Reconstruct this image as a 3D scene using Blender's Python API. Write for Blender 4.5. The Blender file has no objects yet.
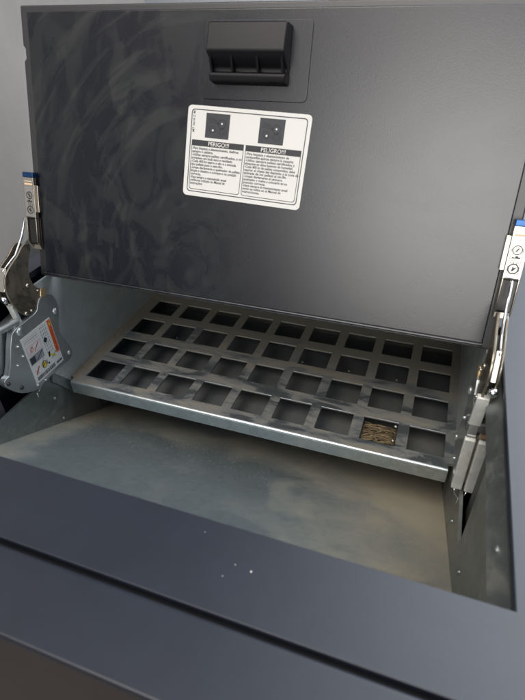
import bpy, bmesh, math, random
from mathutils import Vector, Matrix
random.seed(7)
S = bpy.context.scene
U = 0.055                      # one unit = one pitch of the grate, 5.5 cm

# ------------------------------------------------------------------ camera
cd = bpy.data.cameras.new("camera"); cam = bpy.data.objects.new("camera", cd)
S.collection.objects.link(cam); S.camera = cam
right = Vector((0.9420, 0.3344, -0.0270)); down = Vector((0.1792, -0.5696, -0.8022)); fwd = Vector((-0.2836, 0.7508, -0.5965))
M = Matrix((right, -down, -fwd)).transposed().to_4x4()
M.translation = Vector((7.7512, -7.6980, 8.0010)) * U
cam.matrix_world = M
cd.sensor_fit = 'HORIZONTAL'; cd.sensor_width = 36; cd.lens = 36 * 498.25 / 525
cd.clip_start = 0.01; cd.clip_end = 200
cd.dof.use_dof = True; cd.dof.focus_distance = 0.66; cd.dof.aperture_fstop = 13

# ------------------------------------------------------------------ sky and sun
W = bpy.data.worlds.new("World"); S.world = W; W.use_nodes = True
nt = W.node_tree; bg = nt.nodes["Background"]
SUN_AZ, SUN_EL = math.radians(203), math.radians(58)     # azimuth clockwise from +Y
sky = nt.nodes.new("ShaderNodeTexSky"); sky.sky_type = 'NISHITA'; sky.sun_disc = False
sky.sun_elevation = SUN_EL; sky.sun_rotation = SUN_AZ; sky.air_density = 1.0; sky.dust_density = 6.0; sky.ozone_density = 1.0
# glow patches added to the sky to light lid and top; left dimmed
tc = nt.nodes.new("ShaderNodeTexCoord")
def wnode(kind, op, a, b=None):
    q = nt.nodes.new(kind); q.operation = op
    for k_, v_ in enumerate((a, b)):
        if v_ is None: continue
        if hasattr(v_, 'is_output'): nt.links.new(v_, q.inputs[k_])
        else: q.inputs[k_].default_value = v_
    return q.outputs['Value']
def wstep(src, lo, hi, a, b):
    q = nt.nodes.new("ShaderNodeMapRange"); q.interpolation_type = 'SMOOTHSTEP'
    for k_, v_ in enumerate((lo, hi, a, b)): q.inputs[k_ + 1].default_value = v_
    nt.links.new(src, q.inputs[0]); return q.outputs[0]
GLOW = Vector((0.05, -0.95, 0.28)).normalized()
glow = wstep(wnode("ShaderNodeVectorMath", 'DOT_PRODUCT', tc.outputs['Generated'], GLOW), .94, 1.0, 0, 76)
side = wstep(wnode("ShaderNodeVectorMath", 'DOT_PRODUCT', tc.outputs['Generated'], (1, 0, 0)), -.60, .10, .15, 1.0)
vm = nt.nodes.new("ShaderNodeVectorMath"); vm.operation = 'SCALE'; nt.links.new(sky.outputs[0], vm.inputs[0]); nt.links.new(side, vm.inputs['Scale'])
GLOW2 = Vector((0.55, 0.55, 0.62)).normalized()  # second added glow, high at the back right, brightens the top panels
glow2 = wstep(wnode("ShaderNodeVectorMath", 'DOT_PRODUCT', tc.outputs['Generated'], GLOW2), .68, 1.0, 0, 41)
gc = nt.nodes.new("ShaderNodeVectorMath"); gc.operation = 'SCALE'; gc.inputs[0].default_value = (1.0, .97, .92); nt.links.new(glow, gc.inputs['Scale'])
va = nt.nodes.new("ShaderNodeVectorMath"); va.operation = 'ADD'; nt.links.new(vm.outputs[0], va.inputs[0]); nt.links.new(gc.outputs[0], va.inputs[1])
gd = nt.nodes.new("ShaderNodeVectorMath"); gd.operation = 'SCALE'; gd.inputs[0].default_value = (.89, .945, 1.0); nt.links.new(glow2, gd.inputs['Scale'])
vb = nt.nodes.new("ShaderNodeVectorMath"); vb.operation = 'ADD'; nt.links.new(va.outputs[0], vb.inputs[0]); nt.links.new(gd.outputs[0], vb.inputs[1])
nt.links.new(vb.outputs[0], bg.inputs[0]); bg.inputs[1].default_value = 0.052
sd = bpy.data.lights.new("sun", 'SUN'); sd.energy = 0.8; sd.angle = math.radians(40); sd.color = (1.0, 0.975, 0.93)
sun = bpy.data.objects.new("sun", sd); S.collection.objects.link(sun)
sv = Vector((math.sin(SUN_AZ) * math.cos(SUN_EL), math.cos(SUN_AZ) * math.cos(SUN_EL), math.sin(SUN_EL)))
sun.rotation_euler = sv.to_track_quat('Z', 'Y').to_euler(); sun.location = sv * 5
S.view_settings.view_transform = 'Standard'; S.view_settings.look = 'None'
S.view_settings.exposure = 0.9; S.view_settings.gamma = 1

# ------------------------------------------------------------------ materials
def new_mat(name):
    m = bpy.data.materials.new(name); m.use_nodes = True
    n = m.node_tree.nodes; b = n["Principled BSDF"]; return m, n, m.node_tree.links, b
def plain(name, col, rough=.5, metal=0., spec=.5):
    m, n, l, b = new_mat(name)
    b.inputs['Base Color'].default_value = (*col, 1); b.inputs['Roughness'].default_value = rough
    b.inputs['Metallic'].default_value = metal; b.inputs['Specular IOR Level'].default_value = spec
    return m
def ramp(n, l, src, stops):
    r = n.new("ShaderNodeValToRGB"); e = r.color_ramp.elements
    while len(e) < len(stops): e.new(.5)
    for k, (p, c) in enumerate(stops): e[k].position = p; e[k].color = (*c, 1) if len(c) == 3 else c
    l.new(src, r.inputs[0]); return r.outputs[0]
def noise(n, l, coord, scale, detail=4, rough=.55, dist=0., mapscale=None, rot=None):
    t = n.new("ShaderNodeTexNoise"); t.inputs['Scale'].default_value = scale; t.inputs['Detail'].default_value = detail
    t.inputs['Roughness'].default_value = rough; t.inputs['Distortion'].default_value = dist
    if mapscale or rot:
        mp = n.new("ShaderNodeMapping")
        if mapscale: mp.inputs['Scale'].default_value = mapscale
        if rot: mp.inputs['Rotation'].default_value = rot
        l.new(coord, mp.inputs[0]); coord = mp.outputs[0]
    l.new(coord, t.inputs['Vector']); return t.outputs['Fac']
def pos(n): return n.new("ShaderNodeNewGeometry").outputs['Position']
def mix(n, l, f, a, b):
    m = n.new("ShaderNodeMix"); m.data_type = 'RGBA'
    for s, v in ((0, f), (6, a), (7, b)):
        if hasattr(v, 'is_output'): l.new(v, m.inputs[s])
        else: m.inputs[s].default_value = v if s == 0 else (*v, 1)
    return m.outputs[2]
def math_(n, l, op, a, b=None, clamp=False):
    m = n.new("ShaderNodeMath"); m.operation = op; m.use_clamp = clamp
    for s, v in ((0, a), (1, b)):
        if v is None: continue
        if hasattr(v, 'is_output'): l.new(v, m.inputs[s])
        else: m.inputs[s].default_value = v
    return m.outputs[0]
def bump(n, l, b, h, strength, dist=.0004):
    bn = n.new("ShaderNodeBump"); bn.inputs['Strength'].default_value = strength; bn.inputs['Distance'].default_value = dist
    l.new(h, bn.inputs['Height']); l.new(bn.outputs[0], b.inputs['Normal'])

def paint_mat(name, col, rough, smudge, wipe=None):
    m, n, l, b = new_mat(name); p = pos(n)
    big = noise(n, l, p, 9, 5, .6, 1.2); fine = noise(n, l, p, 1100, 2)
    mid = noise(n, l, p, 26, 4, .6, .8, (1, 1, .45))
    sm = ramp(n, l, mid, [(.42, (0, 0, 0)), (.60, (1, 1, 1))])
    c2 = tuple(v * (1 + smudge) + .003 * smudge for v in col)
    l.new(mix(n, l, sm, col, c2), b.inputs['Base Color'])
    r = math_(n, l, 'MULTIPLY_ADD', big, .05); n[-1].inputs[2].default_value = rough - .025
    l.new(r, b.inputs['Roughness'])
    if wipe:                                        # arcs left by a wiping cloth: noise stretched round a centre
        w_, ctr, amt = wipe
        sub = n.new("ShaderNodeVectorMath"); sub.operation = 'SUBTRACT'; l.new(p, sub.inputs[0]); sub.inputs[1].default_value = ctr
        sepp = n.new("ShaderNodeSeparateXYZ"); l.new(p, sepp.inputs[0])
        sep = n.new("ShaderNodeSeparateXYZ"); l.new(sub.outputs[0], sep.inputs[0])
        ln = n.new("ShaderNodeVectorMath"); ln.operation = 'LENGTH'; l.new(sub.outputs[0], ln.inputs[0])
        at = math_(n, l, 'ARCTAN2', sep.outputs[2], sep.outputs[0])
        cb = n.new("ShaderNodeCombineXYZ"); l.new(math_(n, l, 'MULTIPLY', ln.outputs['Value'], 60), cb.inputs[0]); l.new(math_(n, l, 'MULTIPLY', at, 1.6), cb.inputs[1])
        arc = ramp(n, l, noise(n, l, cb.outputs[0], 1.0, 6, .6, .5), [(.52, (0, 0, 0)), (.60, (1, 1, 1))])
        blot = ramp(n, l, noise(n, l, p, 20, 6, .62, 1.3, (1, 1, .5)), [(.46, (0, 0, 0)), (.54, (1, 1, 1))])
        msk = math_(n, l, 'MULTIPLY', math_(n, l, 'ADD', arc, blot), .5)
        mr = n.new("ShaderNodeMapRange"); mr.interpolation_type = 'SMOOTHSTEP'; l.new(sepp.outputs[0], mr.inputs[0])
        for k_, v_ in enumerate((5.2 * U, 1.4 * U, 0, 1)): mr.inputs[k_ + 1].default_value = v_
        msk = math_(n, l, 'MULTIPLY', msk, mr.outputs[0])
        r = math_(n, l, 'ADD', r, math_(n, l, 'MULTIPLY', msk, w_)); l.new(r, b.inputs['Roughness'])
        old = b.inputs['Base Color'].links[0].from_socket
        l.new(mix(n, l, msk, old, amt), b.inputs['Base Color'])
    bump(n, l, b, fine, .3, .0002)
    b.inputs['Specular IOR Level'].default_value = .78 if wipe else .95
    return m
paint = paint_mat("powder_coat", (.009, .012, .021), .40, .15)
lidpaint = paint_mat("lid_coat", (.0035, .005, .010), .27, .15, (.10, (.20, .04, .20), (.015, .018, .018)))
edgepaint = paint_mat("edge_coat", (.018, .018, .020), .4, .1)
recess_black = plain("black_plastic", (.010, .010, .012), .40, 0, .3)
dark = plain("dark_cavity", (.012, .012, .013), .6)

def galv_mat(name, base, dust, dust_lo, dust_hi, rough=.36, metal=.85, dscale=14, stretch=(1, 1, 1), bias=None, spangle=.14, flat=1.0):
    m, n, l, b = new_mat(name); p = pos(n)
    sp = n.new("ShaderNodeTexVoronoi"); sp.inputs['Scale'].default_value = 140; l.new(p, sp.inputs['Vector'])
    spv = ramp(n, l, sp.outputs['Color'], [(0, tuple(v * (1 - spangle) for v in base)), (1, tuple(v * (1 + spangle * .8) for v in base))])
    d1 = noise(n, l, p, dscale, 6, .62, .6, stretch); d2 = noise(n, l, p, 260, 3, .7)
    d1 = math_(n, l, 'MULTIPLY_ADD', d1, flat); n[-1].inputs[2].default_value = .5 * (1 - flat)
    d = math_(n, l, 'MULTIPLY_ADD', d2, .22); l.new(d1, n[-1].inputs[2])
    if bias:                                        # more dust towards one end, partly to brighten dim areas: (axis, from, to, amount) in units
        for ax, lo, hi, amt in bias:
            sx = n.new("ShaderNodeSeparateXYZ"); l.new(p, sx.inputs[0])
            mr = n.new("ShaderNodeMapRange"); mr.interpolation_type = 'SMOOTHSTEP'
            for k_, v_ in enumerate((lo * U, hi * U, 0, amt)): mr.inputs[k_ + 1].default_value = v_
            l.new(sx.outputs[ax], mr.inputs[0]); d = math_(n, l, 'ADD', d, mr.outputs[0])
    f = ramp(n, l, d, [(dust_lo, (0, 0, 0)), (dust_hi, (1, 1, 1))])
    l.new(mix(n, l, f, spv, dust), b.inputs['Base Color'])
    l.new(math_(n, l, 'MULTIPLY_ADD', f, -.8 * metal), b.inputs['Metallic']); n[-1].inputs[2].default_value = metal
    r = math_(n, l, 'MULTIPLY_ADD', f, .35); n[-1].inputs[2].default_value = rough
    l.new(r, b.inputs['Roughness'])
    bump(n, l, b, d, .12, .0006)
    return m
galv = galv_mat("galvanised", (.29, .315, .31), (.24, .225, .19), .62, .86, metal=.75)
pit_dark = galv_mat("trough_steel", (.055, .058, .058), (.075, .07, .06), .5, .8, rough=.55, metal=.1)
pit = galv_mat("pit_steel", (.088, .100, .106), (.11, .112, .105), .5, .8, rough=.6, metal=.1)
galv_wall = galv_mat("galvanised_wall", (.56, .61, .60), (.42, .40, .34), .58, .95, rough=.28, metal=.25, spangle=.05)
galv_floor = galv_mat("galvanised_floor", (.31, .365, .38), (.47, .43, .33), .62, .95, rough=.42, dscale=13, metal=.6, spangle=.09, bias=((0, 4.5, 8.9, .26), (1, -1.2, .6, .14), (0, .8, -.3, .22)), flat=.55)  # extra dust to the right also lightens that dim side of the floor
galv_grate = galv_mat("dusty_grate", (.36, .40, .43), (.275, .26, .215), .54, .78, rough=.34, dscale=32, stretch=(.5, 1.6, 1), bias=((1, .6, 4.0, .27), (0, .12, -.2, .22)), spangle=.05)  # rear dust on the bars also stands in for light missing there
lip_mat = galv_mat("lip_steel", (.50, .56, .58), (.30, .27, .2), .80, .98, rough=.32)
zinc = galv_mat("zinc", (.52, .55, .55), (.25, .21, .16), .70, .92, rough=.30, dscale=40, metal=.75, spangle=.05)
nickel = plain("nickel", (.55, .50, .43), .24, 1)
brown_steel = galv_mat("oiled_steel", (.30, .27, .22), (.16, .12, .08), .55, .85, rough=.26, dscale=35)
chrome = plain("chrome", (.75, .75, .74), .12, 1)
cream = plain("plated_face", (.56, .54, .49), .30, .85)
light_zinc = galv_mat("pale_zinc", (.66, .68, .65), (.40, .36, .27), .66, .95, rough=.42, metal=.3, dscale=45)
blue = plain("blue_cap", (.03, .085, .22), .28, .75)
brass = plain("brass_end", (.75, .58, .33), .35, .7)
rust = galv_mat("rusty_zinc", (.34, .27, .20), (.20, .11, .05), .42, .7, rough=.5, metal=.5, dscale=60)
knuckle_m = plain("grey_knuckle", (.16, .16, .165), .38, .6)
steel_dark = plain("dark_steel", (.05, .05, .05), .35, .6)
white = plain("label_white", (.74, .74, .71), .45)
ink = plain("label_ink", (.030, .031, .036), .5)
inkgrey = plain("label_grey_ink", (.040, .043, .052), .5)
grey_txt = plain("label_pale_ink", (.30, .30, .32), .5)
orange = plain("label_orange", (.72, .16, .045), .5)
red = plain("label_red", (.58, .05, .03), .5)
pink = plain("label_pink", (.72, .45, .42), .5)
yellow = plain("label_yellow", (.80, .62, .06), .5)
pblue = plain("label_blue", (.30, .38, .62), .5)
peach = plain("label_peach", (.80, .56, .36), .5)
wood = None

# ------------------------------------------------------------------ mesh builder (unit coordinates)
class MB:
    def __init__(s): s.v = []; s.f = []; s.m = []
    def add(s, vs, fs, mi=0):
        o = len(s.v); s.v += [Vector(v) for v in vs]; s.f += [tuple(o + i for i in f) for f in fs]; s.m += [mi] * len(fs); return s
    def box(s, a, b, mi=0):
        (x0, y0, z0), (x1, y1, z1) = a, b
        return s.add([(x, y, z) for z in (z0, z1) for y in (y0, y1) for x in (x0, x1)],
                     [(0, 2, 3, 1), (4, 5, 7, 6), (0, 1, 5, 4), (2, 6, 7, 3), (0, 4, 6, 2), (1, 3, 7, 5)], mi)
    def prism(s, poly, fn, a, b, mi=0):            # fn(p, q, h) -> point
        n = len(poly)
        vs = [fn(p, q, a) for p, q in poly] + [fn(p, q, b) for p, q in poly]
        return s.add(vs, [tuple(range(n)), tuple(range(2 * n - 1, n - 1, -1))] + [(i, i + n, (i + 1) % n + n, (i + 1) % n) for i in range(n)], mi)
    def tube(s, pts, r, n=12, mi=0):
        pts = [Vector(p) for p in pts]; rs = r if isinstance(r, (list, tuple)) else [r] * len(pts); vs = []
        for k, p in enumerate(pts):
            t = (pts[min(k + 1, len(pts) - 1)] - pts[max(k - 1, 0)]).normalized()
            a = t.orthogonal().normalized(); b = t.cross(a)
            if k and abs(t.dot(pt)) > .2:
                a = (pa - t * pa.dot(t)).normalized(); b = t.cross(a)
            pt, pa = t, a
            vs += [p + (a * math.cos(2 * math.pi * i / n) + b * math.sin(2 * math.pi * i / n)) * rs[k] for i in range(n)]
        fs = [tuple(range(n)), tuple(range(len(vs) - 1, len(vs) - n - 1, -1))]
        for k in range(len(pts) - 1):
            fs += [(k * n + i, k * n + n + i, k * n + n + (i + 1) % n, k * n + (i + 1) % n) for i in range(n)]
        return s.add(vs, fs, mi)
    def dome(s, c, nrm, r, h, mi=0, n=14):         # rivet or screw head
        c = Vector(c); nrm = Vector(nrm).normalized(); a = nrm.orthogonal().normalized(); b = nrm.cross(a)
        prof = [(1, -.4), (1, .1), (.9, .45), (.65, .8), (.3, .97)]
        vs = [c + (a * math.cos(2 * math.pi * i / n) + b * math.sin(2 * math.pi * i / n)) * r * q + nrm * h * z for q, z in prof for i in range(n)]
        fs = [tuple(range(n)), tuple(range(len(vs) - n, len(vs)))]
        for k in range(len(prof) - 1):
            fs += [(k * n + i, k * n + n + i, k * n + n + (i + 1) % n, k * n + (i + 1) % n) for i in range(n)]
        return s.add(vs, fs, mi)
    def build(s, name, mats, parent=None, bevel=0, smooth=False, seg=2):
        mats = mats if isinstance(mats, (list, tuple)) else [mats]
        me = bpy.data.meshes.new(name)
        lo = Vector([min(v[i] for v in s.v) for i in range(3)]); hi = Vector([max(v[i] for v in s.v) for i in range(3)])
        c = (lo + hi) / 2; c.z = lo.z
        me.from_pydata([(v - c) * U for v in s.v], [], s.f)
        for m in mats: me.materials.append(m)
        for p, mi in zip(me.polygons, s.m): p.material_index = mi
        bm = bmesh.new(); bm.from_mesh(me); bmesh.ops.recalc_face_normals(bm, faces=bm.faces); bm.to_mesh(me); bm.free()
        o = bpy.data.objects.new(name, me); S.collection.objects.link(o)
        w = c * U; o['wx'] = tuple(w)
        o.location = w - (Vector(parent['wx']) if parent else Vector())
        if parent: o.parent = parent
        if smooth:
            for p in me.polygons: p.use_smooth = True
        if bevel:
            bv = o.modifiers.new("bevel", 'BEVEL'); bv.width = bevel * U; bv.segments = seg; bv.limit_method = 'ANGLE'; bv.angle_limit = math.radians(35)
            for p in me.polygons: p.use_smooth = True
            wn = o.modifiers.new("wn", 'WEIGHTED_NORMAL'); wn.keep_sharp = True
        return o
def empty(name, loc):
    o = bpy.data.objects.new(name, None); S.collection.objects.link(o); o.empty_display_size = .05
    o.location = Vector(loc) * U; o['wx'] = tuple(o.location); return o
def tag(o, label=None, cat=None, group=None, kind=None):
    for k, v in (('label', label), ('category', cat), ('group', group), ('kind', kind)):
        if v: o[k] = v
    return o
YZ = lambda p, q, h: (h, p, q)                      # profile in y,z extruded along x
XY = lambda p, q, h: (p, q, h)
XZ = lambda p, q, h: (p, h, q)
def rrect(x0, y0, x1, y1, r, n=5):
    pts = []
    for cx, cy, a0 in ((x1 - r, y0 + r, -90), (x1 - r, y1 - r, 0), (x0 + r, y1 - r, 90), (x0 + r, y0 + r, 180)):
        for i in range(n + 1):
            a = math.radians(a0 + 90 * i / n); pts.append((cx + r * math.cos(a), cy + r * math.sin(a)))
    return pts
class Print:                                        # flat printed pattern in u,v mapped by fn(u, v, height)
    def __init__(s, mb, fn): s.mb = mb; s.fn = fn
    def poly(s, pts, mi, h): s.mb.add([s.fn(u, v, h) for u, v in pts], [tuple(range(len(pts)))], mi)
    def rect(s, x0, y0, x1, y1, mi, h): s.poly([(x0, y0), (x1, y0), (x1, y1), (x0, y1)], mi, h)
    def ring(s, outer, inner, mi, h):
        n = len(outer)
        s.mb.add([s.fn(u, v, h) for u, v in outer + inner], [(i, (i + 1) % n, n + (i + 1) % n, n + i) for i in range(n)], mi)
    def disc(s, x, y, r, mi, h, n=20): s.poly([(x + r * math.cos(6.2832 * i / n), y + r * math.sin(6.2832 * i / n)) for i in range(n)], mi, h)
    def circ(s, x, y, r, w, mi, h, n=24):
        c = [(math.cos(6.2832 * i / n), math.sin(6.2832 * i / n)) for i in range(n)]
        s.ring([(x + r * a, y + r * b) for a, b in c], [(x + (r - w) * a, y + (r - w) * b) for a, b in c], mi, h)
    def line(s, a, b, w, mi, h):
        a, b = Vector(a), Vector(b); t = (b - a).normalized(); q = Vector((-t.y, t.x)) * w / 2
        s.poly([tuple(a + q), tuple(b + q), tuple(b - q), tuple(a - q)], mi, h)
    def text(s, txt, x, y, size, mi, h, align='LEFT', width=None, rot=0, bold=0.):
        cu = bpy.data.curves.new("txt", 'FONT'); cu.body = txt; cu.size = 1; cu.align_x = align; cu.resolution_u = 3; cu.offset = bold
        o = bpy.data.objects.new("txt", cu); S.collection.objects.link(o)
        dg = bpy.context.evaluated_depsgraph_get(); me = bpy.data.meshes.new_from_object(o.evaluated_get(dg))
        k = size
        xs = [v.co.x for v in me.vertices]
        kx = size
        if width and xs: kx = min(size * 1.15, width / max(1e-6, max(xs) - min(xs)))
        ca, sa = math.cos(rot), math.sin(rot)
        s.mb.add([s.fn(x + (v.co.x * kx) * ca - v.co.y * k * sa, y + (v.co.x * kx) * sa + v.co.y * k * ca, h) for v in me.vertices], [tuple(p.vertices) for p in me.polygons], mi)
        bpy.data.objects.remove(o); bpy.data.curves.remove(cu); bpy.data.meshes.remove(me)

# ------------------------------------------------------------------ setting
T = 2.92                                            # height of the cabinet top above the grate
FL = -14.0
tag(MB().box((-60, -40, FL - .5), (60, 60, FL)).build("floor", galv_mat("shop_floor", (.05, .05, .05), (.06, .055, .05), .5, .8, .6, 0.0)), kind='structure')
wall_m = new_mat("wall_plaster")
_m, _n, _l, _b = wall_m
_f = noise(_n, _l, pos(_n), 3, 5); _l.new(ramp(_n, _l, _f, [(.3, (.34, .305, .27)), (.7, (.38, .345, .31))]), _b.inputs['Base Color']); _b.inputs['Roughness'].default_value = .8
wd = Vector((-.366, .93, 0)); wn_ = Vector((.93, .366, 0)); wp = Vector((-30.7, 23.3, FL))
w0 = wp - wd * 45; w1 = wp + wd * 160
wb = MB(); wb.add([w0, w1, w1 - wn_ * 2, w0 - wn_ * 2] + [p + Vector((0, 0, 60)) for p in (w0, w1, w1 - wn_ * 2, w0 - wn_ * 2)],
                  [(0, 1, 2, 3), (4, 5, 6, 7), (0, 1, 5, 4), (1, 2, 6, 5), (2, 3, 7, 6), (3, 0, 4, 7)])
tag(wb.build("wall", _m), kind='structure')

tag(MB().box((-24, 46, FL), (60, 47, 8.5)).build("wall", plain("pale_wall", (.45, .48, .52), .8)), kind='structure')

# ------------------------------------------------------------------ the hopper cabinet
stove = empty("pellet_hopper", (4.3, -1, FL))
tag(stove, "dark grey steel pellet hopper with its lid propped wide open on two stay hinges", "pellet hopper")
XL, XR, YF, YB = -.56, 9.16, -4.63, .62             # opening in the cabinet top
LX, RX = -1.02, 12.5
def frame_top():
    mb = MB(); z1, z0 = T, T - .14
    o = [(LX, -5.62), (RX, -5.62), (RX, 5.2), (LX, 5.2)]; i = [(XL, YF), (XR, YF), (XR, YB), (XL, YB)]
    vs = [(x, y, z) for z in (z0, z1) for x, y in o + i]
    fs = []
    for k in range(4):
        j = (k + 1) % 4
        fs += [(k, j, 4 + j, 4 + k), (8 + k, 8 + j, 12 + j, 12 + k), (k, j, 8 + j, 8 + k), (4 + k, 4 + j, 12 + j, 12 + k)]
    return mb.add(vs, fs)
frame_top().build("top_panel", paint, stove, bevel=.035, seg=3)
rail = [(-6.48, T - .12), (-6.48, T - .02), (-6.472, T - .004), (-6.45, T)] + [(-5.735 + .06 * math.sin(a), T - .06 + .06 * math.cos(a)) for a in [k * math.pi / 16 for k in range(9)]] + [(-5.675, T - .12)]
MB().prism(rail, YZ, LX, RX).build("front_rail", paint, stove, bevel=.004)
MB().box((LX + .05, -5.9, T - .6), (RX - .05, -5.4, T - .16)).build("rail_backing", dark, stove)
foot_m = galv_mat("dusty_fold", (.34, .33, .30), (.33, .28, .20), .42, .66, rough=.5, metal=.4, dscale=45)
backing_m = plain("backing_paint", (.06, .06, .062), .5)
front_m = paint_mat("front_coat", (.020, .014, .013), .5, .2)
MB().box((LX, -6.47, FL + .6), (RX, -6.2, T - .125)).build("front_panel", front_m, stove, bevel=.03)
MB().box((LX, -6.18, FL + .6), (LX + .12, 5.2, T - .16)).build("side_cladding", paint, stove)
MB().box((RX - .12, -6.18, FL + .6), (RX, 5.2, T - .16)).build("side_cladding", paint, stove)
MB().box((LX + .14, 5.0, FL + .6), (RX - .14, 5.2, T - .16)).build("back_cladding", paint, stove)
# funnel inside
fz = lambda y: .22 - .56 * (y + 3.07)
FW0, FW1 = -.42, 9.02
mb = MB(); ys = (-4.62, 1.5)
mb.add([(FW0, ys[0], fz(ys[0])), (FW1, ys[0], fz(ys[0])), (FW1, ys[1], fz(ys[1])), (FW0, ys[1], fz(ys[1])),
        (FW0, ys[0], fz(ys[0]) - .08), (FW1, ys[0], fz(ys[0]) - .08), (FW1, ys[1], fz(ys[1]) - .08), (FW0, ys[1], fz(ys[1]) - .08)],
       [(0, 1, 2, 3), (4, 5, 6, 7), (0, 1, 5, 4), (1, 2, 6, 5), (2, 3, 7, 6), (3, 0, 4, 7)])
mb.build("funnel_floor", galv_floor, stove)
MB().box((XL, -4.72, .9), (XR, -4.64, T - .16)).build("front_liner", galv, stove)
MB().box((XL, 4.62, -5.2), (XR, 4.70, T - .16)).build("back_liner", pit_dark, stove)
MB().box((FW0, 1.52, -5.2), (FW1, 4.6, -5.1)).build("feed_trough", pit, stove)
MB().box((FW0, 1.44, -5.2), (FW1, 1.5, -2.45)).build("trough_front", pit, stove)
def wall_poly():
    zt = 2.45
    return [(-4.6, fz(-4.6)), (1.5, fz(1.5)), (4.6, fz(1.5)), (4.6, zt), (-.7, zt), (-.7, .44), (-2.38, .44), (-2.38, zt), (-4.6, zt)]
def mirror(mb):
    for v in mb.v: v.x = 8.6 - v.x
    return mb
for side in (0, 1):
    mb = MB().prism(wall_poly(), YZ, -.48, -.42)
    (mirror(mb) if side else mb).build("funnel_wall", galv, stove)
    mb = MB().prism([(1.4, fz(1.4) - .3), (4.6, fz(1.4) - .3), (4.6, -.25), (.6, -.25), (.6, fz(.6) + .1), (1.4, fz(1.4) + .1)], YZ, -.42, -.405)
    (mirror(mb) if side else mb).build("trough_side", pit, stove)
    MB().box((-.6 if not side else 9.02, 1.4, -5.2), (-.42 if not side else 9.2, 4.6, -2.3)).build("trough_side", pit, stove)
    mb = MB().box((-1.0, -3.4, -3.2), (-.95, 3.0, 2.4))
    (mirror(mb) if side else mb).build("side_backing", backing_m, stove)
    mb = MB().box((-.62, -2.6, .2), (-.58, -1.36 if side else -2.04, 2.42))
    (mirror(mb) if side else mb).build("cutout_backing", backing_m, stove)
    # smooth upper liner beside the grate, with its folded lower front edge
    mb = MB().prism([(-.66, .50), (-.14, -.18), (-.14, -.02), (4.58, -.02), (4.58, 2.74), (-.60, 2.74)], YZ, -.415, -.36)
    (mirror(mb) if side else mb).build("grate_side_liner", galv_wall, stove, bevel=.012)
    mb = MB().box((-.36, -.13, -.07), (-.245, 4.5, -.004))
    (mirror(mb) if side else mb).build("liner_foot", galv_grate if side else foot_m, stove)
    mb = MB().prism([(-.665, .50), (-.145, -.18), (-.16, -.44), (-.30, -.34), (-.75, .28)], YZ, -.41, -.335)
    (mirror(mb) if side else mb).build("liner_flange", galv, stove, bevel=.01)
    # flared strip between funnel wall and cabinet top
    mb = MB().add([(-.412, -4.6, 2.44), (-.412, 4.6, 2.44), (-.585, 4.6, 2.77), (-.585, -4.6, 2.77), (-.5, -4.6, 2.42), (-.5, 4.6, 2.42), (-.66, 4.6, 2.77), (-.66, -4.6, 2.77)],
                  [(0, 1, 2, 3), (4, 5, 6, 7), (0, 1, 5, 4), (1, 2, 6, 5), (2, 3, 7, 6), (3, 0, 4, 7)])
    if side: mirror(mb).build("rim_strip", galv, stove)
    # rivets
    for (y, z) in ((-.80, -.22), (-.75, -.95)) if not side else ((-1.35, -.20), (-2.95, .72)):
        mb = MB().dome((-.42, y, z), (1, 0, 0), .055, .05)
        (mirror(mb) if side else mb).build("rivet", galv, stove, smooth=True)
mb = MB().dome((9.09, -3.75, 2.6), (-.9, 0, .4), .048, .035); mb.build("rivet", galv, stove, smooth=True)

# ------------------------------------------------------------------ lid
LY0, LZ0 = .015, 2.92
def L(x, v, o): return (x, LY0 + .3007 * v - .9537 * o, LZ0 + .9537 * v + .3007 * o)
shell = [(-.49, -.13), (9.03, -.13), (9.03, 5.06), (-.49, 5.08), (-.49, 4.40), (-.44, 4.36), (-.44, 4.18), (-.49, 4.14)]
lid = MB().prism(shell, L, -.36, -.10).build("lid", edgepaint, stove, bevel=.03)
lid['label'] = "dark hopper lid held upright"
MB().prism(rrect(-.26, -.02, 8.86, 4.95, .03, 3), L, -.10, 0).build("lid_liner", lidpaint, lid, bevel=.025, seg=3)
MB().prism([(.0, .0), (.0, .05), (-.02, .06), (-.05, .055), (-.055, .0)], lambda p, q, h: L(h, p, q), -.26, 8.86).build("lid_lower_lip", lidpaint, lid, bevel=.008)
# raised pad and moulded handle
MB().prism(rrect(3.45, 3.58, 5.36, 4.78, .09), L, 0, .018).build("handle_pad", lidpaint, lid, bevel=.014)
prof = [(4.70, .018), (4.69, .30), (4.66, .33), (4.27, .40), (4.23, .38), (4.06, .14), (3.99, .13), (3.97, .24), (3.93, .26), (3.84, .23), (3.81, .018)]
mb = MB().prism(prof, lambda p, q, h: L(h, p, q), 3.68, 5.02)
h_ = mb.build("handle", recess_black, lid, bevel=.02)
for rx in (3.72, 4.10, 4.55, 4.97):
    MB().prism([(4.22, .345), (4.07, .155), (3.985, .14), (3.98, .235)], lambda p, q, h: L(h, p, q), rx - .018, rx + .018).build("handle_rib", recess_black, lid)
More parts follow.
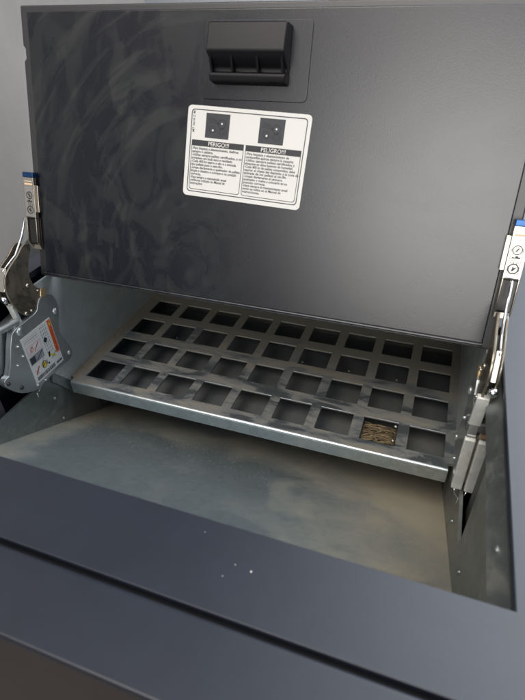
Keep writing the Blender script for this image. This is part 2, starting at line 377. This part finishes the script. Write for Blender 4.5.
# warning sticker
ang = math.radians(-2.0); SCX, SCY = 4.30, 2.672
def LS(u, v, h):
    shear = .02 * v
    u += shear
    return L(SCX + u * math.cos(ang) - v * math.sin(ang), SCY + u * math.sin(ang) + v * math.cos(ang), .002 + h)
mb = MB(); mb.prism(rrect(-1.15, -.775, 1.15, .775, .075), LS, 0, .006, 0)
P = Print(mb, LS); h1, h2, h3 = .0085, .011, .0135
P.ring(rrect(-1.075, -.70, 1.085, .715, .06), rrect(-1.06, -.685, 1.07, .70, .05), 1, h1)
P.ring(rrect(-1.035, -.655, -.015, .20, .05), rrect(-1.025, -.645, -.025, .19, .045), 1, h1)
P.ring(rrect(.02, -.655, 1.045, .20, .05), rrect(.03, -.645, 1.035, .19, .045), 1, h1)
P.rect(-1.035, .105, -.015, .205, 1, h2); P.rect(.02, .105, 1.045, .205, 1, h2)
P.text("PERIGO!!!", -.50, .122, .098, 0, h3, 'CENTER', bold=.012); P.text("PELIGRO!!!", .54, .122, .098, 0, h3, 'CENTER', bold=.012)
lt = ["-Para limpeza e abastecimento, desligue", "sempre a caldeira.", "-Utilize sempre pellets certificados, e os", "armazene em local seco e ventilado.",
      "-Cada 400 kg aspire o silo e a entrada", "dos pellets para o sem-fim.", "-Limpe diariamente o queimador de pellets,", "limpe o cinzeiro e coloque-o na posição",
      "correcta.", "-Faça sempre a manutenção anual", "conforme indicado no Manual de", "instruções."]
rt = ["-Para limpieza y abastecimiento de", "combustible apague siempre la maquina.", "-Utilice siempre pellets certificados y", "almacene en sitios exentos de humedad.",
      "-Cada 400 kg de pellets consumidos, debe", "aspirar el chasis del depósito y la zona de", "entrada de los pellets al sin-fin.", "-Limpie diariamente el cenicero",
      "quemador y vuelva a colocarlo en su", "posición correcta.", "-Haga siempre el mantenimiento anual", "según se indica en el Manual de", "instrucciones."]
for k, s_ in enumerate(lt): P.text(s_, -1.015, .045 - k * .0555, .062, 1, h1, width=.98 * len(s_) / 42, bold=.020)
for k, s_ in enumerate(rt): P.text(s_, .04, .045 - k * .0535, .060, 1, h1, width=.99 * len(s_) / 42, bold=.020)
P.text("MT 5614-Z M", -1.0, .33, .062, 1, h1, rot=math.pi / 2, bold=.006)
for cx in (-.56, .46):
    P.rect(cx - .225, .255, cx + .235, .665, 2, h1)
    P.circ(cx + .09, .50, .085, .03, 1, h2); P.circ(cx - .09, .40, .07, .025, 1, h2)
    for q in range(9):                              # toothed wheel and hand of the pictogram
        a = q * math.pi * 2 / 9
        P.line((cx + .10 + .03 * math.cos(a), .37 + .03 * math.sin(a)), (cx + .10 + .09 * math.cos(a), .37 + .075 * math.sin(a)), .022, 1, h2)
    for q in range(4): P.line((cx - .17, .60 - q * .025), (cx - .02 + .02 * q, .565 - q * .025), .016, 1, h2)
    P.disc(cx + .09, .505, .017, 0, h3, 10); P.disc(cx - .075, .385, .018, 0, h3, 10)
mb.build("warning_sticker", [white, ink, inkgrey], lid)

# ------------------------------------------------------------------ stay hinges (built at the left, mirrored for the right)
brown = [(-.31, 3.71), (-.07, 3.63), (-.35, 3.28), (-.43, 2.96), (-.35, 2.69), (-.20, 2.59), (-.18, 2.40), (-.47, 2.35), (-.60, 2.22), (-.85, 2.22), (-1.06, 2.57), (-1.12, 2.92), (-1.09, 3.14), (-1.0, 3.32), (-.8, 3.44), (-.52, 3.55)]
plate = [(-.12, 2.41), (.03, 2.30), (.07, 2.12), (.07, 1.93), (-.01, 1.70), (-.10, 1.56), (-.12, 1.40), (-.09, 1.20), (.06, .76), (.06, .62), (-.06, .52), (-.27, .54), (-1.06, .54), (-1.2, .47), (-1.5, .60), (-1.75, .78), (-1.97, 1.10), (-2.02, 1.24), (-1.95, 1.34), (-1.80, 1.34), (-1.42, 2.10), (-1.30, 2.18), (-.9, 2.19), (-.57, 2.20), (-.47, 2.35), (-.36, 2.46)]
def chaikin(P_, n=2):
    for _ in range(n):
        Q_ = []
        for i in range(len(P_)):
            a, b = Vector(P_[i]), Vector(P_[(i + 1) % len(P_)]); Q_ += [tuple(a * .75 + b * .25), tuple(a * .25 + b * .75)]
        P_ = Q_
    return P_
brown = chaikin(brown)
plate_right = chaikin([(-.12, 2.41), (.03, 2.30), (.07, 2.12), (.07, 1.93), (-.01, 1.70), (-.10, 1.56), (-.12, 1.40), (-.09, 1.20), (.06, .76), (.06, .62), (-.06, .52), (-.27, .54), (-1.04, .54), (-1.06, .8), (-1.04, 1.9), (-.9, 2.19), (-.57, 2.20), (-.47, 2.35), (-.36, 2.46)], 1)
plate = chaikin(plate, 1)
def hinge(side):
    fx = mirror if side else (lambda m: m)
    lab = "stay hinge with printed sticker on its housing" if not side else "stay hinge seen from its front edges"
    hg = fx(MB().prism(plate_right if side else plate, YZ, -.42, -.27)).build("lid_hinge", zinc, stove, bevel=.015); hg['label'] = lab
    if side:
        outer = [(-.2, 2.0), (.0, 1.7), (-.1, .6), (-1.06, .58), (-1.0, 1.7), (-.9, 2.0)]
        fx(MB().prism(outer, YZ, -.66, -.47)).build("housing_half", zinc, hg, bevel=.02)
        # the two pale front edges, side by side with a dark gap
        fx(MB().prism([(-1.09, 1.66), (-1.01, 1.70), (-1.07, .50), (-1.19, .50)], YZ, -.435, -.25)).build("housing_edge", light_zinc, hg, bevel=.022)
        fx(MB().prism([(-1.09, 1.64), (-1.01, 1.68), (-1.07, .50), (-1.19, .48)], YZ, -.70, -.475)).build("housing_edge", light_zinc, hg, bevel=.022)
        fx(MB().box((-.475, -1.05, .55), (-.435, -.9, 1.7))).build("housing_gap", brown_steel, hg)
        fx(MB().box((-.64, -1.06, 1.70), (-.49, -.86, 1.78))).build("rusty_lug", rust, hg, bevel=.03)
        fx(MB().box((-.42, -1.04, 1.71), (-.28, -.86, 1.75))).build("edge_cap", light_zinc, hg, bevel=.012)
        fx(MB().prism([(-1.0, 1.99), (-.84, 2.02), (-.84, 1.80), (-1.02, 1.80)], YZ, -.58, -.22)).build("knuckle", knuckle_m, hg, bevel=.03)
        fx(MB().box((-.62, -1.12, .40), (-.50, -.95, .50))).build("rusty_lug", rust, hg, bevel=.03)
    else:
        outer = chaikin([(-.2, 2.3), (.0, 1.9), (-.1, .6), (-1.25, .62), (-1.75, .9), (-1.9, 1.25), (-1.5, 2.15), (-1.2, 2.28)], 1)
        fx(MB().prism(outer, YZ, -.70, -.50)).build("housing_half", zinc, hg, bevel=.02)
        mb = MB().prism([(-1.62, 2.20), (-1.40, 2.24), (-1.72, 1.28), (-2.0, 1.34)], YZ, -.92, -.48)
        fx(mb).build("slotted_bracket", zinc, hg, bevel=.02)
        fx(MB().prism([(-1.66, 2.12), (-1.645, 2.12), (-1.93, 1.42), (-1.945, 1.42)], YZ, -.66, -.60)).build("bracket_slot", steel_dark, hg)
        fx(MB().tube([(-.30, -1.20, 2.12), (-.70, -1.22, 2.12)], .10, 18)).build("knuckle", zinc, hg, bevel=.02)
        fx(MB().tube([(-.36, -1.62, 2.33), (-.33, -1.10, 2.27)], .075, 14)).build("pin", zinc, hg, bevel=.01)
    # elbow: two cheeks with a link between them
    mb = MB().prism(brown, YZ, -.345, -.30); mb.prism(brown, YZ, *((-.475, -.44) if side else (-.565, -.52)))
    fx(mb).build("elbow_cheeks", brown_steel, hg, bevel=.012)
    fx(MB().prism([(-1.0, 2.95), (-.5, 3.45), (-.4, 3.2), (-.7, 2.4), (-.95, 2.5)], YZ, -.435 if side else -.515, -.35)).build("elbow_core", steel_dark, hg)
    fx(MB().prism([(-1.08, 2.60), (-1.0, 2.64), (-.93, 1.98), (-1.01, 1.95)], YZ, -.44 if side else -.5, -.25 if side else -.35)).build("link", light_zinc, hg, bevel=.012)
    fx(MB().prism([(-.93, 3.36), (-.87, 3.42), (-1.07, 3.02), (-1.12, 2.98)], YZ, -.435 if side else -.51, -.35)).build("spacer", cream, hg, bevel=.012)
    fx(MB().dome((-.43, -1.13, 2.80), (0, -1, .25), .085, .07)).build("bolt", chrome, hg, smooth=True)
    fx(MB().tube([(-.42, .06, 4.12), (-.42, -.16, 3.80), (-.41, -.50, 3.52), (-.41, -.93, 3.36)], .026, 10)).build("rod", chrome, hg, smooth=True)
    fx(MB().prism([(-.26, 2.62), (-.09, 2.53), (-.19, 2.37), (-.33, 2.45)], YZ, -.37, -.27)).build("end_lug", brass, hg, bevel=.02)
    # arm: channel with a solid capped head and a slotted foot
    d = Vector((.30, .954)); a0 = Vector((.525, 4.93))
    A = lambda s_, t_: tuple(a0 - d * s_ + Vector((d.y, -d.x)) * t_)
    mb = MB().prism([A(.10, 0), A(.10, .17), A(.92, .17), A(.92, 0)], YZ, -.565, -.30)
    mb.prism([A(.92, .12), A(.92, .17), A(1.60, .15), A(1.60, .12)], YZ, -.565, -.30)
    for xa in (-.565, -.325): mb.prism([A(.92, 0), A(.92, .12), A(1.60, .12), A(1.42, .0)], YZ, xa, xa + .025)
    arm = fx(mb).build("arm", nickel, hg, bevel=.008)
    fx(MB().prism([A(.95, .05), A(.93, .11), A(1.5, .11), A(1.45, .05)], YZ, -.535, -.33)).build("arm_slot", steel_dark, hg)
    fx(MB().prism([A(0, -.005), A(0, .16), A(.1, .16), A(.1, -.005)], YZ, -.565, -.30)).build("arm_cap", blue, hg, bevel=.012)
    fx(MB().prism([A(.9, -.001), A(.925, -.001), A(.98, .11), A(.9, .11)], YZ, -.54, -.325)).build("slot_end", steel_dark, hg)
    fx(MB().prism([A(.25, .03), A(.30, .155), A(.75, .155), A(.80, .03)], YZ, -.30, -.225)).build("mounting_bracket", nickel, hg, bevel=.01)
    # arm print, on the front face
    mb = MB()
    def AF(u, v, h):
        p = A(v, -h); return (-.5675 + u * .27, p[0], p[1])
    cols = [cream, ink, peach, grey_txt, steel_dark]
    P = Print(mb, AF)
    P.mb.prism([(.07, .105), (.93, .105), (.93, .90), (.07, .90)], AF, .0005, .004)
    g1, g2 = .0065, .009
    P.rect(.15, .17, .9, .185, 2, g1); P.rect(.15, .215, .9, .25, 2, g1); P.rect(.15, .30, .88, .312, 3, g1); P.rect(.15, .34, .85, .348, 3, g1)
    P.ring([(.2, .36), (.88, .36), (.88, .84), (.2, .84)], [(.245, .370), (.835, .370), (.835, .830), (.245, .830)], 3, g1)
    ex = .27
    def circ(x, y, r, w, mi, h):
        c = [(math.cos(6.2832 * i / 22), math.sin(6.2832 * i / 22)) for i in range(22)]
        P.ring([(x + r * a / ex, y + r * b) for a, b in c], [(x + (r - w) * a / ex, y + (r - w) * b) for a, b in c], mi, h)
    circ(.54, .46, .078, .018, 1, g1); circ(.54, .755, .086, .022, 1, g1)
    P.line((.44, .43), (.64, .49), .03, 1, g2); P.line((.54, .41), (.52, .51), .03, 1, g2)
    P.line((.40, .735), (.64, .785), .035, 1, g2); P.line((.60, .72), (.50, .78), .05, 1, g2)
    P.poly([(.30, .595), (.30, .565), (.42, .565), (.42, .55), (.58, .55), (.58, .575), (.66, .575), (.66, .555), (.84, .595)], 1, g1)
    P.rect(.36, .61, .76, .622, 1, g1)
    for q in range(6): P.rect(.30 + q * .09, .64, .35 + q * .09, .675, 1 if q % 2 else 3, g1)
    fx(mb).build("arm_sticker", cols, hg)
    # bolts and lugs on the cheek
    bl = ((-1.16, 2.06, .11, zinc), (-.06, 1.92, .085, zinc), (-.04, .70, .07, zinc), (-1.92, 1.20, .045, steel_dark), (-1.66, .88, .05, steel_dark), (-1.37, 1.80, .035, zinc), (-1.34, 1.52, .03, zinc), (-1.55, 1.42, .03, zinc), (-1.0, .58, .035, zinc), (-1.25, .62, .035, zinc))
    if side: bl = ((-.06, 1.92, .085, zinc), (-.04, .70, .07, zinc), (-.55, .62, .035, zinc), (-.35, 1.5, .04, zinc), (-.75, 1.9, .05, zinc))
    for (y, z, r, m) in bl:
        fx(MB().dome((-.27, y, z), (1, 0, 0), r, .05)).build("bolt", m, hg, smooth=True)
    for (y, z, r, m) in () and ((-1.16, 2.06, .11, zinc), (-.06, 1.92, .085, zinc), (-.04, .70, .07, zinc), (-1.92, 1.20, .045, steel_dark), (-1.66, .88, .05, steel_dark), (-1.37, 1.80, .035, zinc), (-1.34, 1.52, .03, zinc), (-1.55, 1.42, .03, zinc), (-1.0, .58, .035, zinc), (-1.25, .62, .035, zinc)):
        fx(MB().dome((-.27, y, z), (1, 0, 0), r, .05)).build("bolt", m, hg, smooth=True)
    for (y, z, r) in ((-.55, 2.86, .05), (-.83, 2.32, .045), (-.68, 2.30, .035), (-.34, 2.62, .03)):
        fx(MB().dome((-.30, y, z), (1, 0, 0), r, .04)).build("bolt", nickel, hg, smooth=True)
    # stamped slots in the outer half
    # thin springs under the housing
    fx(MB().tube([(-.30, -1.12, .52), (-.34, -1.20, .40), (-.42, -1.22, .30), (-.50, -1.22, .38), (-.52, -1.2, .5)], .014, 8)).build("spring_clip", chrome, hg, smooth=True)
    fx(MB().tube([(-.42, -1.22, .30), (-.42, -1.22, .14)], .018, 8)).build("spring_clip", chrome, hg, smooth=True)
    if not side:
        mb = MB()
        def HS(u, v, h): return (-.268 + h, -1.26 + .96 * u, 1.895 - 1.245 * v)
        mb.prism([(0, .0), (1, 0), (1, 1), (0, 1)], HS, 0, .008, 0)
        P = Print(mb, HS); a1, a2, a3 = .011, .0135, .016
        P.rect(.87, .02, .985, .74, 1, a1)
        P.text("ATENÇÃO", .955, .66, .085, 2, a2, rot=math.pi / 2, width=.5) if False else None
        for k in range(9): P.rect(.895, .18 + k * .058, .96, .205 + k * .058 + (.012 if k % 3 else 0), 2, a2)
        P.poly([(.90, .13), (.96, .13), (.93, .06)], 4, a2)
        for k in range(4):
            for j in range(9):
                x = .60 + k * .058
                P.rect(x, .05 + j * .066, x + .022, .05 + j * .066 + .03 + .02 * ((j * 7 + k * 3) % 3) / 2, 6, a1)
        for k in range(3):
            for j in range(8): P.rect(.06 + j * .055, .06 + k * .045, .10 + j * .055, .075 + k * .045, 3 if k != 1 else 6, a1)
        P.disc(.66, .33, .052, 5, a3, 14)
        P.ring([(.06, .22), (.52, .22), (.52, .40), (.06, .40)], [(.075, .233), (.505, .233), (.505, .387), (.075, .387)], 3, a1)
        P.line((.12, .37), (.25, .25), .03, 3, a2); P.line((.28, .37), (.45, .25), .02, 7, a2); P.circ(.20, .31, .05, .012, 7, a2)
        P.rect(.04, .43, .50, .60, 6, a1); P.rect(.06, .45, .22, .58, 8, a2); P.line((.25, .58), (.48, .45), .02, 8, a2)
        P.line((.52, .42), (.34, .78), .016, 9, a2); P.line((.34, .78), (.44, .74), .014, 9, a2)
        P.disc(.40, .75, .075, 4, a2, 16); P.circ(.40, .75, .078, .012, 8, a3); P.line((.37, .77), (.43, .73), .014, 8, a3)
        P.line((.10, .83), (.24, .70), .03, 7, a1); P.line((.08, .72), (.2, .85), .02, 3, a1)
        P.line((.62, .62), (.82, .78), .035, 4, a2); P.line((.66, .60), (.62, .70), .05, 5, a2); P.line((.68, .77), (.86, .68), .014, 5, a2)
        P.disc(.55, .80, .025, 5, a2, 10); P.rect(.48, .70, .52, .80, 6, a1)
        x = .08
        while x < .70:
            w = random.choice((.012, .02, .03)); P.rect(x, .885, x + w, .965, 5, a1); x += w + random.choice((.010, .016))
        for j in range(5): P.rect(.77 + j * .042, .90, .80 + j * .042, .955, 8, a1)
        mb.build("hinge_sticker", [white, orange, red, pink, yellow, ink, grey_txt, red, inkgrey, pblue], hg)
    return hg
hinge(0); hinge(1)

# ------------------------------------------------------------------ grate
G = MB(); px, py, hw, hh = 1.0, 1.053, .756, .713
gx0, gx1, gy0, gy1, th = -.25, 8.86, -.29, 4.5, .05
xs = [gx0]; ysg = [gy0]
for c in range(9): xs += [c * px, c * px + hw]
xs.append(gx1)
for r in range(4): ysg += [r * py, r * py + hh]
ysg.append(gy1)
idx = {}
for k, z in enumerate((0, -th)):
    for j, y in enumerate(ysg):
        for i, x in enumerate(xs): idx[(i, j, k)] = len(idx)
gv = [(x, y, z) for z in (0, -th) for y in ysg for x in xs]; gf = []
solid = lambda i, j: 0 <= i < len(xs) - 1 and 0 <= j < len(ysg) - 1 and not (i % 2 == 1 and j % 2 == 1)
for j in range(len(ysg) - 1):
    for i in range(len(xs) - 1):
        if not solid(i, j): continue
        gf += [tuple(idx[q] for q in ((i, j, 0), (i + 1, j, 0), (i + 1, j + 1, 0), (i, j + 1, 0))),
               tuple(idx[q] for q in ((i, j, 1), (i, j + 1, 1), (i + 1, j + 1, 1), (i + 1, j, 1)))]
        for (di, dj, a, b) in ((-1, 0, (i, j), (i, j + 1)), (1, 0, (i + 1, j), (i + 1, j + 1)), (0, -1, (i, j), (i + 1, j)), (0, 1, (i, j + 1), (i + 1, j + 1))):
            if not solid(i + di, j + dj): gf.append((idx[(*a, 0)], idx[(*b, 0)], idx[(*b, 1)], idx[(*a, 1)]))
grate = empty("hopper_grate", (4.3, 2.1, -.4))
tag(grate, "perforated steel grate of square holes, dusty, lying inside the open hopper", "grate")
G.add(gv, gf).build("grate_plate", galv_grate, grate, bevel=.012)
# catch plate a little below the holes, with pale rivets
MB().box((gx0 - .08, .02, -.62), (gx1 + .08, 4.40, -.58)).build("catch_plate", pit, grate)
for x in (1.02, 4.93, 6.23, 7.50): MB().dome((x, 2.90, -.58), (0, -.3, 1), .035, .04).build("rivet", zinc, grate, smooth=True)
# folded front lip
lp = [(-.292, 0.0), (-.315, -.012), (-.335, -.035), (-.34, -.06), (-.34, -.36), (-.30, -.36), (-.30, -.06), (-.292, -.05)]
MB().prism(lp, YZ, gx0, gx1).build("front_lip", lip_mat, grate, bevel=.008)

# ------------------------------------------------------------------ loose bits
def wood_mat():
    m, n, l, b = new_mat("wood_shreds"); oi = n.new("ShaderNodeNewGeometry").outputs['Random Per Island']
    l.new(ramp(n, l, oi, [(0, (.06, .042, .022)), (.5, (.17, .125, .068)), (1, (.36, .29, .17))]), b.inputs['Base Color']); b.inputs['Roughness'].default_value = .7
    return m
wood = wood_mat()
mb = MB()
for k in range(300):
    x = 7.03 + random.random() * .69; y = .04 + random.random() ** 1.25 * .60; z = -.12 - random.random() * .20
    a = random.gauss(.0, .35); ln = .08 + random.random() * .16; dx, dy = math.cos(a) * ln, math.sin(a) * ln * .8
    x1, x2 = max(7.02, x - dx / 1), min(7.735, x + dx); y1, y2 = min(max(y - dy, .02), .69), min(max(y + dy, .02), .69)
    mb.tube([(x1, y1, z + random.uniform(-.03, .03)), ((x1 + x2) / 2, (y1 + y2) / 2, z + .03), (x2, y2, z + random.uniform(-.03, .03))], [.006, .012, .005], 5)
mb.box((7.01, .03, -.578), (7.745, .70, -.27))
tag(mb.build("wood_shavings", wood), "wad of brown wood shavings jammed in one front grate hole", "wood shavings")
crumb_m = plain("pale_crumb", (.75, .72, .66), .6)
def crumb(x, y, z, r, label):
    bm = bmesh.new(); bmesh.ops.create_icosphere(bm, subdivisions=1, radius=r)
    for v in bm.verts: v.co *= random.uniform(.7, 1.25)
    mb = MB().add([v.co + Vector((x, y, z + r * .6)) for v in bm.verts], [tuple(v.index for v in f.verts) for f in bm.faces]); bm.free()
    o = mb.build("wood_crumb", crumb_m); tag(o, label, "crumb", "pale crumbs scattered on the hopper"); return o
for (x, y, r) in ((6.55, -5.09, .011), (6.36, -5.07, .006), (6.28, -5.23, .005), (5.88, -4.81, .005)):
    crumb(x, y, T, r, "largest white crumb lying on the dark front top panel of the hopper" if r > .01 else "very small pale crumb near the largest white crumb on the dark front panel")
for (x, y) in ((7.70, .645), (7.70, .20)):
    crumb(x, y, -.075, .026, "white crumb in the %s right corner of the grate hole filled with wood shavings" % ("upper" if y > .4 else "lower"))

# fine sawdust lying in the folds of the funnel and on the grate
saw = plain("sawdust", (.36, .31, .22), .8)
mb = MB()
def flake(x, y, z, r):
    a = random.random() * 6.28; r *= .8; l_ = r * random.uniform(.9, 1.4)
    p = [Vector((x + math.cos(a) * l_, y + math.sin(a) * l_, z)), Vector((x - math.sin(a) * r, y + math.cos(a) * r, z)), Vector((x - math.cos(a) * l_, y - math.sin(a) * l_, z)), Vector((x, y, z + r * .9))]
    mb.add(p, [(0, 1, 3), (1, 2, 3), (2, 0, 3), (0, 2, 1)])
for k in range(700):                                # band along the left fold
    y = random.uniform(-3.2, 1.0); x = FW0 + .03 + abs(random.gauss(0, .35)); flake(x, y, fz(y) + .004, random.uniform(.006, .014))
for k in range(900):                                # band below the grate lip
    y = random.gauss(-.4, .7); x = random.uniform(-.3, 8.9); flake(x, min(y, 1.2), fz(min(y, 1.2)) + .004, random.uniform(.005, .013))
for k in range(600):
    y = random.uniform(-4, .6); x = 8.95 - abs(random.gauss(0, .9)); flake(x, y, fz(y) + .004, random.uniform(.005, .012))
for k in range(500):
    y = random.uniform(-4.2, .6); x = random.uniform(-.3, 8.9); flake(x, y, fz(y) + .004, random.uniform(.004, .010))
for k in range(520):                                # seam at the left edge of the grate
    y = random.uniform(-.2, 4.4); x = -.25 + abs(random.gauss(0, .07)); flake(x, y, .003, random.uniform(.008, .020))
for k in range(900):
    j = random.randrange(5); y = (j - 1) * py + hh + random.uniform(.0, .33) if j else random.uniform(-.27, -.02)
    flake(random.uniform(-.2, 8.8), y, .003, random.uniform(.004, .010))
tag(mb.build("sawdust", saw), "fine tan sawdust in the funnel folds and on the grate bars", "sawdust", kind='stuff')
